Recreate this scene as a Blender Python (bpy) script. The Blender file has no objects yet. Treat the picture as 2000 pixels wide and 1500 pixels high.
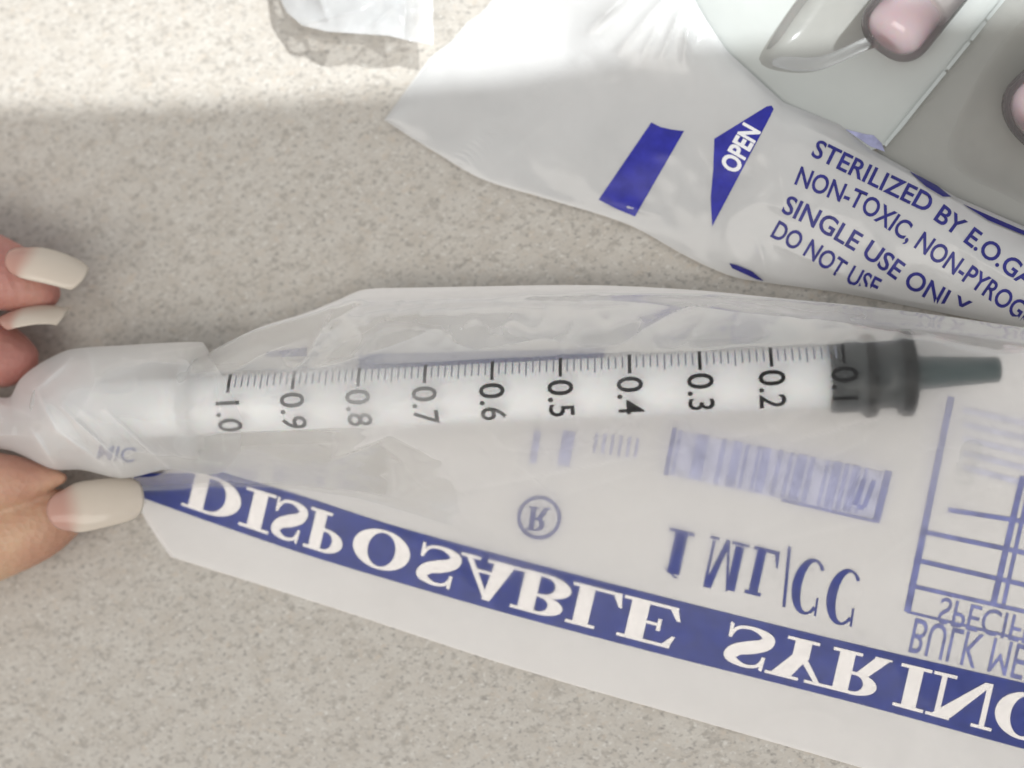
import bpy, bmesh, math, random
from mathutils import Vector, Matrix, noise
random.seed(7)
sc = bpy.context.scene
COL = sc.collection
S = 0.01                      # everything below is laid out in centimetres, the scene is in metres
R = math.radians

# ------------------------------------------------------------------ camera
TARGET = Vector((0, 0, 0.6)); DIST = 11.0
cdir = Vector((math.sin(R(8)), -math.sin(R(4)), 1)).normalized()
CAMP = TARGET + cdir * DIST
HALF = 4.4 / DIST
zax = cdir; xax = Vector((0, 1, 0)).cross(zax).normalized(); yax = zax.cross(xax)
cam = bpy.data.cameras.new('camera'); co = bpy.data.objects.new('camera', cam); COL.objects.link(co)
co.matrix_world = Matrix(((xax.x, yax.x, zax.x, CAMP.x*S), (xax.y, yax.y, zax.y, CAMP.y*S), (xax.z, yax.z, zax.z, CAMP.z*S), (0, 0, 0, 1)))
cam.sensor_width = 36; cam.lens = 18 / HALF
cam.clip_start = 0.005; cam.clip_end = 50
cam.dof.use_dof = True; cam.dof.focus_distance = (DIST - 0.35) * S; cam.dof.aperture_fstop = 17
sc.camera = co

def P(px, py, z):             # point of the place at height z (cm) seen at photo position px, py
    d = xax * ((px - 1000) / 1000 * HALF) - yax * ((py - 750) / 1000 * HALF) - zax
    t = (z - CAMP.z) / d.z
    return CAMP + d * t
CPP = 0.0044                  # centimetres per photo pixel near the syringe

# ------------------------------------------------------------------ world and lamps
w = bpy.data.worlds.new('World'); sc.world = w; w.use_nodes = True
w.node_tree.nodes['Background'].inputs[0].default_value = (0.97, 0.985, 1.0, 1)
w.node_tree.nodes['Background'].inputs[1].default_value = 0.60

def lamp(name, kind, loc, aim, energy, color, **kw):
    l = bpy.data.lights.new(name, kind); o = bpy.data.objects.new(name, l); COL.objects.link(o)
    o.location = Vector(loc) * S
    o.rotation_euler = (Vector(aim) - Vector(loc)).to_track_quat('-Z', 'Y').to_euler()
    l.energy = energy; l.color = color
    for k, v in kw.items(): setattr(l, k, v)
    return o
# ceiling panel, above and a little towards the lower left of the picture
lamp('ceiling_panel', 'AREA', (-25, -45, 95), (0, 0, 0), 5.2, (1.0, 0.94, 0.86), shape='RECTANGLE', size=0.9, size_y=0.5)
# spot lamp, its cone shaped so the cut-off imitates the phone's shadow edge
sp_edge = P(420, 203, 0)
half = R(42)
far = sp_edge + Vector((34, 20, 52))
e = (sp_edge - far).normalized()
nrm_ = Vector((1, 0, 0)).cross(e).normalized()
if nrm_.y < 0: nrm_ = -nrm_
aimp = far + (e * math.cos(half) + nrm_ * math.sin(half)) * 50     # the beam's edge runs level across the table
lamp('shadow_edge_spot', 'SPOT', far, aimp, 20.5, (0.96, 0.99, 1.0), spot_size=2*half, spot_blend=0.002, shadow_soft_size=0.0014)

sc.view_settings.view_transform = 'Standard'; sc.view_settings.look = 'None'
sc.view_settings.exposure = 0; sc.view_settings.gamma = 1; sc.view_settings.use_curve_mapping = False
sc.render.engine = 'CYCLES'
sc.cycles.use_denoising = True; sc.cycles.use_adaptive_sampling = True; sc.cycles.adaptive_threshold = 0.03
sc.cycles.max_bounces = 11; sc.cycles.transparent_max_bounces = 32; sc.cycles.transmission_bounces = 12
sc.cycles.diffuse_bounces = 4; sc.cycles.caustics_refractive = True; sc.cycles.caustics_reflective = False
sc.cycles.sample_clamp_indirect = 6

# ------------------------------------------------------------------ materials
def mat(name):
    m = bpy.data.materials.new(name); m.use_nodes = True
    m.node_tree.nodes.clear()
    return m, m.node_tree.nodes, m.node_tree.links
def nd(N, t, **kw):
    n = N.new(t)
    for k, v in kw.items():
        if k.startswith('i_'):
            n.inputs[k[2:].replace('_', ' ')].default_value = v
        else: setattr(n, k, v)
    return n
def ramp(N, stops):
    r = N.new('ShaderNodeValToRGB'); el = r.color_ramp.elements
    el[0].position, el[0].color = stops[0][0], (*stops[0][1], 1)
    el[1].position, el[1].color = stops[-1][0], (*stops[-1][1], 1)
    for p, c in stops[1:-1]:
        q = el.new(p); q.color = (*c, 1)
    return r
def g3(v): return (v, v, v)

def principled(name, color, rough=0.5, var=0.0, vscale=300, bump=0.0, bscale=800, **kw):
    m, N, L = mat(name)
    out = nd(N, 'ShaderNodeOutputMaterial'); b = nd(N, 'ShaderNodeBsdfPrincipled')
    b.inputs['Base Color'].default_value = (*color, 1); b.inputs['Roughness'].default_value = rough
    for k, v in kw.items(): b.inputs[k.replace('_', ' ')].default_value = v
    tc = nd(N, 'ShaderNodeTexCoord')
    if var:
        n = nd(N, 'ShaderNodeTexNoise', i_Scale=vscale, i_Detail=4.0); L.new(tc.outputs['Object'], n.inputs['Vector'])
        r = ramp(N, [(0.3, tuple(c*(1-var) for c in color)), (0.7, tuple(min(1, c*(1+var)) for c in color))])
        L.new(n.outputs['Fac'], r.inputs['Fac']); L.new(r.outputs['Color'], b.inputs['Base Color'])
    if bump:
        n = nd(N, 'ShaderNodeTexNoise', i_Scale=bscale, i_Detail=3.0); L.new(tc.outputs['Object'], n.inputs['Vector'])
        bp = nd(N, 'ShaderNodeBump', i_Strength=bump, i_Distance=0.0004); L.new(n.outputs['Fac'], bp.inputs['Height']); L.new(bp.outputs['Normal'], b.inputs['Normal'])
    L.new(b.outputs[0], out.inputs[0])
    return m

def film(name, color, body, clear=0.5, blur=0.75, gloss=0.5, grough=0.28, bump=0.25, bscale=160, attr=False, tl_w=0.42, col2=None):
    """thin plastic film: 'body' of it scatters (milky), the rest is seen through, partly blurred"""
    m, N, L = mat(name)
    out = nd(N, 'ShaderNodeOutputMaterial')
    tc = nd(N, 'ShaderNodeTexCoord')
    nz = nd(N, 'ShaderNodeTexNoise', i_Scale=bscale, i_Detail=3.0); L.new(tc.outputs['Object'], nz.inputs['Vector'])
    bp = nd(N, 'ShaderNodeBump', i_Strength=bump, i_Distance=0.0006); L.new(nz.outputs['Fac'], bp.inputs['Height'])
    df = nd(N, 'ShaderNodeBsdfDiffuse'); df.inputs[0].default_value = (*color, 1); L.new(bp.outputs[0], df.inputs['Normal'])
    tl = nd(N, 'ShaderNodeBsdfTranslucent'); tl.inputs[0].default_value = (*color, 1)
    mk1 = nd(N, 'ShaderNodeMixShader'); mk1.inputs[0].default_value = tl_w
    L.new(df.outputs[0], mk1.inputs[1]); L.new(tl.outputs[0], mk1.inputs[2])
    if col2:
        ba = nd(N, 'ShaderNodeAttribute', attribute_name='bed'); bx = nd(N, 'ShaderNodeMixRGB')
        bx.inputs[1].default_value = (*color, 1); bx.inputs[2].default_value = (*col2, 1); L.new(ba.outputs['Fac'], bx.inputs[0])
        L.new(bx.outputs[0], df.inputs[0]); L.new(bx.outputs[0], tl.inputs[0])
    tr = nd(N, 'ShaderNodeBsdfTransparent')
    see = tr.outputs[0]
    if clear < 1:
        rf = nd(N, 'ShaderNodeBsdfGlass', i_IOR=1.2, i_Roughness=blur); rf.distribution = 'MULTI_GGX'
        ms = nd(N, 'ShaderNodeMixShader'); ms.inputs[0].default_value = 1 - clear
        L.new(tr.outputs[0], ms.inputs[1]); L.new(rf.outputs[0], ms.inputs[2]); see = ms.outputs[0]
    mb = nd(N, 'ShaderNodeMixShader')
    n2 = nd(N, 'ShaderNodeTexNoise', i_Scale=90.0, i_Detail=4.0); L.new(tc.outputs['Object'], n2.inputs['Vector'])
    mr = nd(N, 'ShaderNodeMapRange'); mr.inputs['From Min'].default_value = 0.3; mr.inputs['From Max'].default_value = 0.7
    mr.inputs['To Min'].default_value = max(0, body - 0.2*min(body, 1-body)); mr.inputs['To Max'].default_value = min(1, body + 0.2*min(body, 1-body))
    L.new(n2.outputs['Fac'], mr.inputs[0]); fac = mr.outputs[0]
    if attr:
        at = nd(N, 'ShaderNodeAttribute', attribute_name='whitening'); mu = nd(N, 'ShaderNodeMath', operation='MULTIPLY')
        L.new(fac, mu.inputs[0]); L.new(at.outputs['Fac'], mu.inputs[1]); fac = mu.outputs[0]
    L.new(fac, mb.inputs[0])
    L.new(see, mb.inputs[1]); L.new(mk1.outputs[0], mb.inputs[2])
    gl = nd(N, 'ShaderNodeBsdfGlossy', i_Roughness=grough); L.new(bp.outputs[0], gl.inputs['Normal'])
    fr = nd(N, 'ShaderNodeLayerWeight', i_Blend=0.25)
    mul = nd(N, 'ShaderNodeMath', operation='MULTIPLY_ADD'); mul.inputs[1].default_value = gloss; mul.inputs[2].default_value = 0.01*gloss
    L.new(fr.outputs['Fresnel'], mul.inputs[0])
    fin = nd(N, 'ShaderNodeMixShader'); L.new(mul.outputs[0], fin.inputs[0]); L.new(mb.outputs[0], fin.inputs[1]); L.new(gl.outputs[0], fin.inputs[2])
    L.new(fin.outputs[0], out.inputs[0])
    return m

def table_material():
    m, N, L = mat('speckled_laminate')
    out = nd(N, 'ShaderNodeOutputMaterial'); b = nd(N, 'ShaderNodeBsdfPrincipled', i_Roughness=0.55)
    b.inputs['Specular IOR Level'].default_value = 0.3
    tc = nd(N, 'ShaderNodeTexCoord')
    mp = nd(N, 'ShaderNodeMapping'); mp.inputs['Rotation'].default_value = (0, 0, R(-40)); mp.inputs['Scale'].default_value = (0.85, 1.15, 1)
    L.new(tc.outputs['Object'], mp.inputs['Vector'])
    base = nd(N, 'ShaderNodeTexNoise', i_Scale=420.0, i_Detail=5.0, i_Roughness=0.6); L.new(mp.outputs[0], base.inputs['Vector'])
    rb = ramp(N, [(0.3, (0.49, 0.45, 0.395)), (0.5, (0.535, 0.50, 0.45)), (0.7, (0.575, 0.545, 0.495))]); L.new(base.outputs['Fac'], rb.inputs[0])
    col = rb.outputs[0]
    for sc_, lo, hi, c in ((1350.0, 0.54, 0.68, (0.40, 0.37, 0.33)), (2100.0, 0.55, 0.70, (0.32, 0.30, 0.275)), (1150.0, 0.60, 0.74, (0.54, 0.48, 0.41)), (1900.0, 0.58, 0.70, (0.63, 0.605, 0.56)), (3200.0, 0.56, 0.74, (0.47, 0.445, 0.41))):
        n = nd(N, 'ShaderNodeTexNoise', i_Scale=sc_, i_Detail=2.5, i_Roughness=0.55, i_Distortion=0.0)
        mo = nd(N, 'ShaderNodeVectorMath', operation='ADD'); mo.inputs[1].default_value = (sc_*0.013, 0.7, sc_*0.003); L.new(mp.outputs[0], mo.inputs[0]); L.new(mo.outputs[0], n.inputs['Vector'])
        r = ramp(N, [(lo, g3(0)), (hi, g3(1))]); L.new(n.outputs['Fac'], r.inputs[0])
        mx = nd(N, 'ShaderNodeMixRGB'); mx.inputs[2].default_value = (*c, 1); L.new(r.outputs[0], mx.inputs[0]); L.new(col, mx.inputs[1]); col = mx.outputs[0]
    L.new(col, b.inputs['Base Color'])
    nb = nd(N, 'ShaderNodeTexNoise', i_Scale=1100.0, i_Detail=3.0); L.new(mp.outputs[0], nb.inputs['Vector'])
    bp = nd(N, 'ShaderNodeBump', i_Strength=0.18, i_Distance=0.0003); L.new(nb.outputs['Fac'], bp.inputs['Height']); L.new(bp.outputs[0], b.inputs['Normal'])
    L.new(b.outputs[0], out.inputs[0])
    return m

def ink(name, color, rough=0.45, var=0.18):
    return principled(name, color, rough, var=var, vscale=900, Specular_IOR_Level=0.3)

def skin_material():
    m, N, L = mat('skin')
    out = nd(N, 'ShaderNodeOutputMaterial'); b = nd(N, 'ShaderNodeBsdfPrincipled', i_Roughness=0.48)
    tc = nd(N, 'ShaderNodeTexCoord')
    n = nd(N, 'ShaderNodeTexNoise', i_Scale=110.0, i_Detail=5.0); L.new(tc.outputs['Object'], n.inputs['Vector'])
    r = ramp(N, [(0.3, (0.40, 0.165, 0.125)), (0.5, (0.50, 0.245, 0.18)), (0.7, (0.56, 0.32, 0.22))]); L.new(n.outputs['Fac'], r.inputs[0])
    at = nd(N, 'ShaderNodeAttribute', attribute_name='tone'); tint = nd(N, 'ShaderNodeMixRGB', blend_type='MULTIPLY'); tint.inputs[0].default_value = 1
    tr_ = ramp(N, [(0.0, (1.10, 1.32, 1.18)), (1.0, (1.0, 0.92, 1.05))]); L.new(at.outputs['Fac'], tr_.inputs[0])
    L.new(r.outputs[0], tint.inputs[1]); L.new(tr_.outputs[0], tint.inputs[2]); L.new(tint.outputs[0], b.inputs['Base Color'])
    b.inputs['Subsurface Weight'].default_value = 0.35; b.inputs['Subsurface Radius'].default_value = (1.0, 0.35, 0.2); b.inputs['Subsurface Scale'].default_value = 0.0018
    v = nd(N, 'ShaderNodeTexVoronoi', i_Scale=1500.0); L.new(tc.outputs['Object'], v.inputs['Vector'])
    n2 = nd(N, 'ShaderNodeTexNoise', i_Scale=700.0, i_Detail=4.0); L.new(tc.outputs['Object'], n2.inputs['Vector'])
    ad = nd(N, 'ShaderNodeMath', operation='ADD'); L.new(v.outputs['Distance'], ad.inputs[0]); L.new(n2.outputs['Fac'], ad.inputs[1])
    bp = nd(N, 'ShaderNodeBump', i_Strength=0.28, i_Distance=0.0003); L.new(ad.outputs[0], bp.inputs['Height']); L.new(bp.outputs[0], b.inputs['Normal'])
    L.new(b.outputs[0], out.inputs[0])
    return m

M = {}
M['table'] = table_material()
M['front'] = film('pouch_film_clear', (0.95, 0.94, 0.93), 0.024, clear=0.46, blur=0.92, gloss=0.32, grough=0.2, bump=0.4, attr=True)
M['fold'] = film('pouch_film_folded', (0.93, 0.925, 0.915), 0.74, clear=0.6, blur=0.85, gloss=0.25, grough=0.35, attr=True)
M['back'] = film('pouch_film_white', (0.925, 0.905, 0.89), 0.80, clear=1.0, tl_w=0.25, gloss=0.3, grough=0.35)
M['pouch2'] = film('pouch_film_milky', (0.96, 0.96, 0.955), 0.68, clear=1.0, tl_w=0.3, gloss=0.95, grough=0.17, bump=0.18, bscale=120)
M['clear'] = film('clear_packet_film', (0.90, 0.92, 0.94), 0.55, clear=1.0, gloss=0.8, grough=0.2, bump=0.5, bscale=260)
M['barrel'] = film('clear_polypropylene', (0.95, 0.95, 0.945), 0.003, clear=1.0, blur=0.5, gloss=0.05, grough=0.15, bump=0.0)
M['flange'] = film('translucent_polypropylene', (0.93, 0.93, 0.92), 0.3, clear=1.0, gloss=0.4, grough=0.3, bump=0.0)
M['blister'] = film('blister_plastic', (0.80, 0.845, 0.83), 0.80, clear=1.0, gloss=0.5, grough=0.25, bump=0.1)
M['tray'] = film('shaded_clear_plastic', (0.53, 0.54, 0.52), 0.78, clear=1.0, gloss=0.5, grough=0.2, bump=0.2)  # clear plastic, with the shade in the packs put into its grey
M['ink'] = ink('blue_ink', (0.012, 0.028, 0.20))
M['ink_bright'] = ink('bright_blue_ink', (0.028, 0.03, 0.32), 0.35)
M['ink_navy'] = ink('navy_ink', (0.03, 0.03, 0.20))
M['ink_mid'] = ink('faded_blue_ink', (0.15, 0.165, 0.36), 0.5, 0.35)
M['ink_pale'] = ink('pale_blue_ink', (0.32, 0.33, 0.50), 0.5, 0.3)
M['ink_faint'] = ink('faint_blue_ink', (0.50, 0.50, 0.60), 0.5, 0.2)
M['letter'] = ink('unprinted_letter', (0.84, 0.80, 0.77), 0.5, 0.04)
M['letter2'] = ink('white_letter', (0.88, 0.88, 0.90), 0.5, 0.03)
M['black'] = principled('black_scale_ink', (0.002, 0.002, 0.003), 0.8, Specular_IOR_Level=0.1)
M['tickink'] = principled('grey_scale_ink', (0.17, 0.18, 0.22), 0.5)
M['rubber'] = principled('black_rubber', (0.020, 0.025, 0.025), 0.45, bump=0.15, bscale=900)
M['ring'] = principled('glossy_black_rubber', (0.002, 0.003, 0.003), 0.55, Specular_IOR_Level=0.2)
M['tip'] = principled('dark_tip_plastic', (0.035, 0.055, 0.055), 0.4)
M['rod'] = principled('white_plastic', (0.86, 0.86, 0.85), 0.35, Subsurface_Weight=0.2, Subsurface_Scale=0.002)
M['skin'] = skin_material()
M['nail'] = film('fingernail', (0.91, 0.81, 0.69), 0.72, clear=1.0, tl_w=0.2, gloss=0.9, grough=0.12, col2=(0.74, 0.44, 0.36), bump=0.12, bscale=500)
M['pink'] = principled('pink_liquid', (1.0, 0.66, 0.71), 0.10, var=0.06, vscale=120, Subsurface_Weight=0.7, Subsurface_Scale=0.006, Coat_Weight=0.6)
M['glass'] = film('clear_glass', (0.95, 0.90, 0.91), 0.22, clear=1.0, gloss=1.0, grough=0.05, bump=0.04, bscale=300)
M['cap'] = principled('pale_label', (0.86, 0.82, 0.79), 0.4)

# ------------------------------------------------------------------ building helpers
def tag(o, label=None, cat=None, group=None, kind=None):
    if label: o['label'] = label
    if cat: o['category'] = cat
    if group: o['group'] = group
    if kind: o['kind'] = kind
    return o
def thing(name, base, label, cat, group=None):
    o = bpy.data.objects.new(name, None); COL.objects.link(o); o.location = Vector(base) * S
    o.empty_display_size = 0.01
    return tag(o, label, cat, group)
def mk(name, verts, faces, m, parent=None, smooth=True, base=None):
    org = Vector((0, 0, 0))
    if parent is not None: 
        p = parent
        while p is not None: org = org + p.location; p = p.parent
        org = org / S
    elif base is not None: org = Vector(base)
    me = bpy.data.meshes.new(name)
    me.from_pydata([(Vector(v) - org) * S for v in verts], [], faces); me.update()
    o = bpy.data.objects.new(name, me); COL.objects.link(o)
    if parent is not None: o.parent = parent
    elif base is not None: o.location = org * S
    me.materials.append(m)
    if smooth: me.polygons.foreach_set('use_smooth', [True] * len(me.polygons))
    return o
def grid(fn, nu, nv):
    vs = [fn(i / nu, j / nv) for i in range(nu + 1) for j in range(nv + 1)]
    fs = [(i*(nv+1)+j, (i+1)*(nv+1)+j, (i+1)*(nv+1)+j+1, i*(nv+1)+j+1) for i in range(nu) for j in range(nv)]
    return vs, fs
def solid(o, th):
    md = o.modifiers.new('thickness', 'SOLIDIFY'); md.thickness = th * S; md.offset = -1
def lerp(a, b, t): return a + (b - a) * t
def poly(pts, x):             # value of a polyline y(x)
    if x <= pts[0][0]: (a, b), (c, d) = pts[0], pts[1]
    elif x >= pts[-1][0]: (a, b), (c, d) = pts[-2], pts[-1]
    else:
        for (a, b), (c, d) in zip(pts, pts[1:]):
            if a <= x <= c: break
    return b + (d - b) * (x - a) / (c - a)
def spoly(pts, x):            # smooth polyline (Catmull-Rom in x)
    n = len(pts)
    if x <= pts[0][0] or x >= pts[-1][0]: return poly(pts, x)
    for i in range(n - 1):
        if pts[i][0] <= x <= pts[i+1][0]: break
    def sl(k):
        if k == 0: return (pts[1][1]-pts[0][1])/(pts[1][0]-pts[0][0])
        if k == n-1: return (pts[-1][1]-pts[-2][1])/(pts[-1][0]-pts[-2][0])
        return (pts[k+1][1]-pts[k-1][1])/(pts[k+1][0]-pts[k-1][0])
    h = pts[i+1][0]-pts[i][0]; t = (x-pts[i][0])/h
    return (2*t**3-3*t*t+1)*pts[i][1]+(t**3-2*t*t+t)*h*sl(i)+(-2*t**3+3*t*t)*pts[i+1][1]+(t**3-t*t)*h*sl(i+1)
def sstep(a, b, x):
    t = max(0, min(1, (x-a)/(b-a))); return t*t*(3-2*t)
def smax(a, b, k): 
    h = max(k - abs(a-b), 0) / k
    return max(a, b) + h*h*k*0.25
def segd(x, y, s):
    x0, y0, x1, y1 = s[:4]; dx, dy = x1-x0, y1-y0
    t = max(0, min(1, ((x-x0)*dx+(y-y0)*dy)/(dx*dx+dy*dy)))
    f = 1.0 if len(s) < 7 else 1.0
    return math.hypot(x-x0-t*dx, y-y0-t*dy), t
def ridges(lst, x, y):
    z = 0
    for s in lst:
        d, t = segd(x, y, s)
        if d < 6*s[5]: z += s[4]*math.exp(-d/s[5])*(0.35+0.65*math.sin(math.pi*min(1, max(0, t))))
    return z
def rid(x, y, sc_, seed=0.0):  # 0..1, sharp along wandering crease lines
    return math.exp(-abs(noise.noise(Vector((x*sc_, y*sc_, seed))))*4.5)
def wob(x, y, sc_, amp, seed=0.0): return amp*noise.noise(Vector((x*sc_, y*sc_, seed)))

# flat print: polygons in (u, v) cut fine and laid onto a surface
def font_polys(text, bold=0.0):
    cu = bpy.data.curves.new('t', 'FONT'); cu.body = text; cu.size = 1.0; cu.offset = bold; cu.resolution_u = 4
    ob = bpy.data.objects.new('t', cu); COL.objects.link(ob)
    dg = bpy.context.evaluated_depsgraph_get(); me = ob.evaluated_get(dg).to_mesh()
    vs = [tuple(v.co[:2]) for v in me.vertices]; fs = [tuple(p.vertices) for p in me.polygons]
    ob.evaluated_get(dg).to_mesh_clear(); bpy.data.objects.remove(ob); bpy.data.curves.remove(cu)
    return vs, fs
CAPH = 0.0
def lay(name, vs, fs, place, m, parent, cut=None, keep=None, zl=None):
    """vs (u, v) -> place(u, v) gives the 3-D point; cut = size of the pieces in u, v"""
    bm = bmesh.new(); bv = [bm.verts.new((v[0], v[1], (zl[i] if zl else 0))) for i, v in enumerate(vs)]
    for f in fs:
        try: bm.faces.new([bv[i] for i in f])
        except ValueError: pass
    if cut:
        us = [v[0] for v in vs]; ws = [v[1] for v in vs]
        for ax, lo, hi in ((0, min(us), max(us)), (1, min(ws), max(ws))):
            c = lo + cut
            while c < hi:
                pco = Vector((c, 0, 0)) if ax == 0 else Vector((0, c, 0)); pn = Vector((1, 0, 0)) if ax == 0 else Vector((0, 1, 0))
                bmesh.ops.bisect_plane(bm, geom=bm.verts[:] + bm.edges[:] + bm.faces[:], plane_co=pco, plane_no=pn, dist=1e-5)
                c += cut
    if keep:
        dead = [f for f in bm.faces if not keep(*f.calc_center_median()[:2])]
        bmesh.ops.delete(bm, geom=dead, context='FACES')
    bmesh.ops.delete(bm, geom=[v for v in bm.verts if not v.link_faces], context='VERTS')
    bm.verts.index_update()
    nv = []
    for v in bm.verts:
        p = place(v.co.x, v.co.y); nv.append((p[0], p[1], p[2] + v.co.z))
    nf = [[v.index for v in f.verts] for f in bm.faces]
    bm.free()
    return mk(name, nv, nf, m, parent)

# ------------------------------------------------------------------ serif letters built from strokes (unit height)
def rc(x0, y0, x1, y1): return [[(x0, y0), (x1, y0), (x1, y1), (x0, y1)]]
def qd(*p): return [list(p)]
def ring(cx, cy, rx, ry, ix, iy, a0=0, a1=360, n=40, icx=None):
    out = []; icx = cx if icx is None else icx
    for k in range(n):
        a, b = R(lerp(a0, a1, k/n)), R(lerp(a0, a1, (k+1)/n))
        out.append([(cx+rx*math.cos(a), cy+ry*math.sin(a)), (cx+rx*math.cos(b), cy+ry*math.sin(b)), (icx+ix*math.cos(b), cy+iy*math.sin(b)), (icx+ix*math.cos(a), cy+iy*math.sin(a))])
    return out
def stroke(pts, n=48):        # pts: (x, y, width), smooth centre line
    c = []
    m = len(pts)
    for k in range(n + 1):
        t = k / n * (m - 1); i = min(int(t), m - 2); f = t - i
        p0, p1, p2, p3 = pts[max(i-1, 0)], pts[i], pts[i+1], pts[min(i+2, m-1)]
        c.append([0.5*(2*p1[j]+(p2[j]-p0[j])*f+(2*p0[j]-5*p1[j]+4*p2[j]-p3[j])*f*f+(3*p1[j]-p0[j]-3*p2[j]+p3[j])*f**3) for j in range(3)])
    L_, R_ = [], []
    for k in range(n + 1):
        a, b = c[max(k-1, 0)], c[min(k+1, n)]
        dx, dy = b[0]-a[0], b[1]-a[1]; l = math.hypot(dx, dy) or 1
        hx, hy = -dy/l*c[k][2]/2, dx/l*c[k][2]/2
        L_.append((c[k][0]+hx, c[k][1]+hy)); R_.append((c[k][0]-hx, c[k][1]-hy))
    return [[L_[k], L_[k+1], R_[k+1], R_[k]] for k in range(n)]
T, th, sf = 0.27, 0.085, 0.075
def serif(ch, T=T, th=th, sf=sf):
    if ch in 'I1':
        x = 0.15; r = rc(x, sf, x+T, 1-sf) + rc(0, 0, 2*x+T, sf) 
        r += rc(0, 1-sf, 2*x+T, 1) if ch == 'I' else qd((x-.17, .80), (x, .86), (x+T, 1), (x+T-.1, 1))
        return r, 2*x+T
    if ch == 'D': return rc(.12, sf, .12+T, 1-sf)+rc(0, 0, .5, sf)+rc(0, 1-sf, .5, 1)+ring(.48, .5, .55, .5, .27, .5-sf, -90, 90), 1.03
    if ch == 'O': return ring(.52, .5, .52, .5, .25, .43), 1.04
    if ch == 'P': return rc(.12, sf, .12+T, 1-sf)+rc(0, 0, .12+T+.12, sf)+rc(0, 1-sf, .48, 1)+rc(.12+T, .42, .48, .42+sf)+ring(.46, .71, .42, .29, .17, .29-sf, -90, 90), .88
    if ch == 'B': return rc(.12, sf, .12+T, 1-sf)+rc(0, 0, .5, sf)+rc(0, 1-sf, .48, 1)+rc(.12+T, .5, .46, .5+sf)+ring(.45, .755, .40, .245, .15, .245-sf, -90, 90)+ring(.47, .285, .46, .285, .19, .285-sf, -90, 90), .93
    if ch == 'L': return rc(.12, sf, .12+T, 1-sf)+rc(0, 1-sf, .24+T, 1)+rc(0, 0, .86, sf)+qd((.72, sf), (.86, sf), (.90, .34), (.84, .34)), .90
    if ch == 'E': return rc(.12, sf, .12+T, 1-sf)+rc(0, 0, .82, sf)+rc(0, 1-sf, .80, 1)+qd((.70, sf), (.82, sf), (.88, .32), (.82, .32))+qd((.80, .70), (.85, .70), (.80, 1-sf), (.68, 1-sf))+rc(.12+T, .47, .56, .54)+rc(.55, .36, .61, .65), .88
    if ch == 'A': return qd((.10, sf), (.20, sf), (.56, .93), (.50, 1.0))+qd((.55, sf), (.87, sf), (.60, 1.0), (.47, 1.0))+rc(.22, .30, .62, .37)+rc(0, 0, .32, sf)+rc(.44, 0, 1.0, sf), 1.0
    if ch == 'Y': return qd((.10, .93), (.42, .93), (.62, .45), (.38, .40))+qd((.50, .47), (.60, .42), (.88, .93), (.78, .93))+rc(.37, sf, .37+T, .46)+rc(0, .93, .54, 1)+rc(.64, .93, 1.0, 1)+rc(.24, 0, .76, sf), 1.0
    if ch == 'R': return rc(.12, sf, .12+T, 1-sf)+rc(0, 0, .12+T+.12, sf)+rc(0, 1-sf, .48, 1)+rc(.12+T, .46, .48, .46+sf)+ring(.46, .73, .40, .27, .16, .27-sf, -90, 90)+qd((.46, .48), (.68, .50), (.98, sf*.6), (.72, sf*.6))+rc(.72, 0, 1.02, sf*.6), 1.02
    if ch == 'N': return rc(.13, sf, .13+th, .93)+rc(.84, .0, .84+th, .93)+qd((.10, .93), (.40, .93), (.925, 0), (.80, 0))+rc(0, .93, .38, 1)+rc(.72, .93, 1.05, 1)+rc(0, 0, .36, sf), 1.05
    if ch == 'G': return ring(.52, .5, .52, .5, .25, .43, 42, 322)+rc(.70, .0+.12, .70+.24, .40)+rc(.58, .40, 1.06, .47)+qd((.80, .70), (.88, .66), (.92, 1.0), (.86, 1.0)), 1.08
    if ch == 'S': return stroke([(.70, .70, .05), (.62, .90, .07), (.40, .955, .09), (.17, .83, .20), (.24, .63, .26), (.46, .50, .30), (.67, .36, .26), (.70, .17, .20), (.45, .045, .09), (.20, .10, .07), (.10, .33, .05)])+qd((.67, .66), (.73, .66), (.72, 1.0), (.66, .98))+qd((.06, 0), (.12, .02), (.13, .36), (.07, .36)), .82
    if ch == 'C': return ring(.50, .5, .5, .5, .28, .45, 45, 315, icx=.56)+qd((.80, .66), (.86, .66), (.90, .98), (.84, .98)), .92
    if ch == 'M': return rc(.10, sf, .10+th, .95)+rc(.80, sf, .80+T, .95)+qd((.10, 1), (.34, 1), (.62, .03), (.50, 0))+qd((.52, .0), (.60, .0), (.86, .95), (.80, 1))+rc(0, 0, .28, sf*.7)+rc(.68, 0, 1.2, sf*.7), 1.2
    if ch == '/': return qd((0, -.05), (.06, -.05), (.20, 1.05), (.14, 1.05)), .2
    return [], .4
def glyph_mesh(polys, fx, z0=0.0):
    vs, fs, zl = [], [], []
    for k, p in enumerate(polys):
        i = len(vs); vs += [fx(*q) for q in p]; zl += [z0 + (k % 11) * 0.00012] * len(p); fs.append(list(range(i, i+len(p))))
    return vs, fs, zl

# ================================================================== SETTING
table = mk('table_top', *grid(lambda a, b: (lerp(-30, 30, a), lerp(-24, 24, b), 0), 1, 1), M['table'])
tag(table, 'off-white laminate table top with fine grey and tan speckles', 'table', kind='structure')

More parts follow.
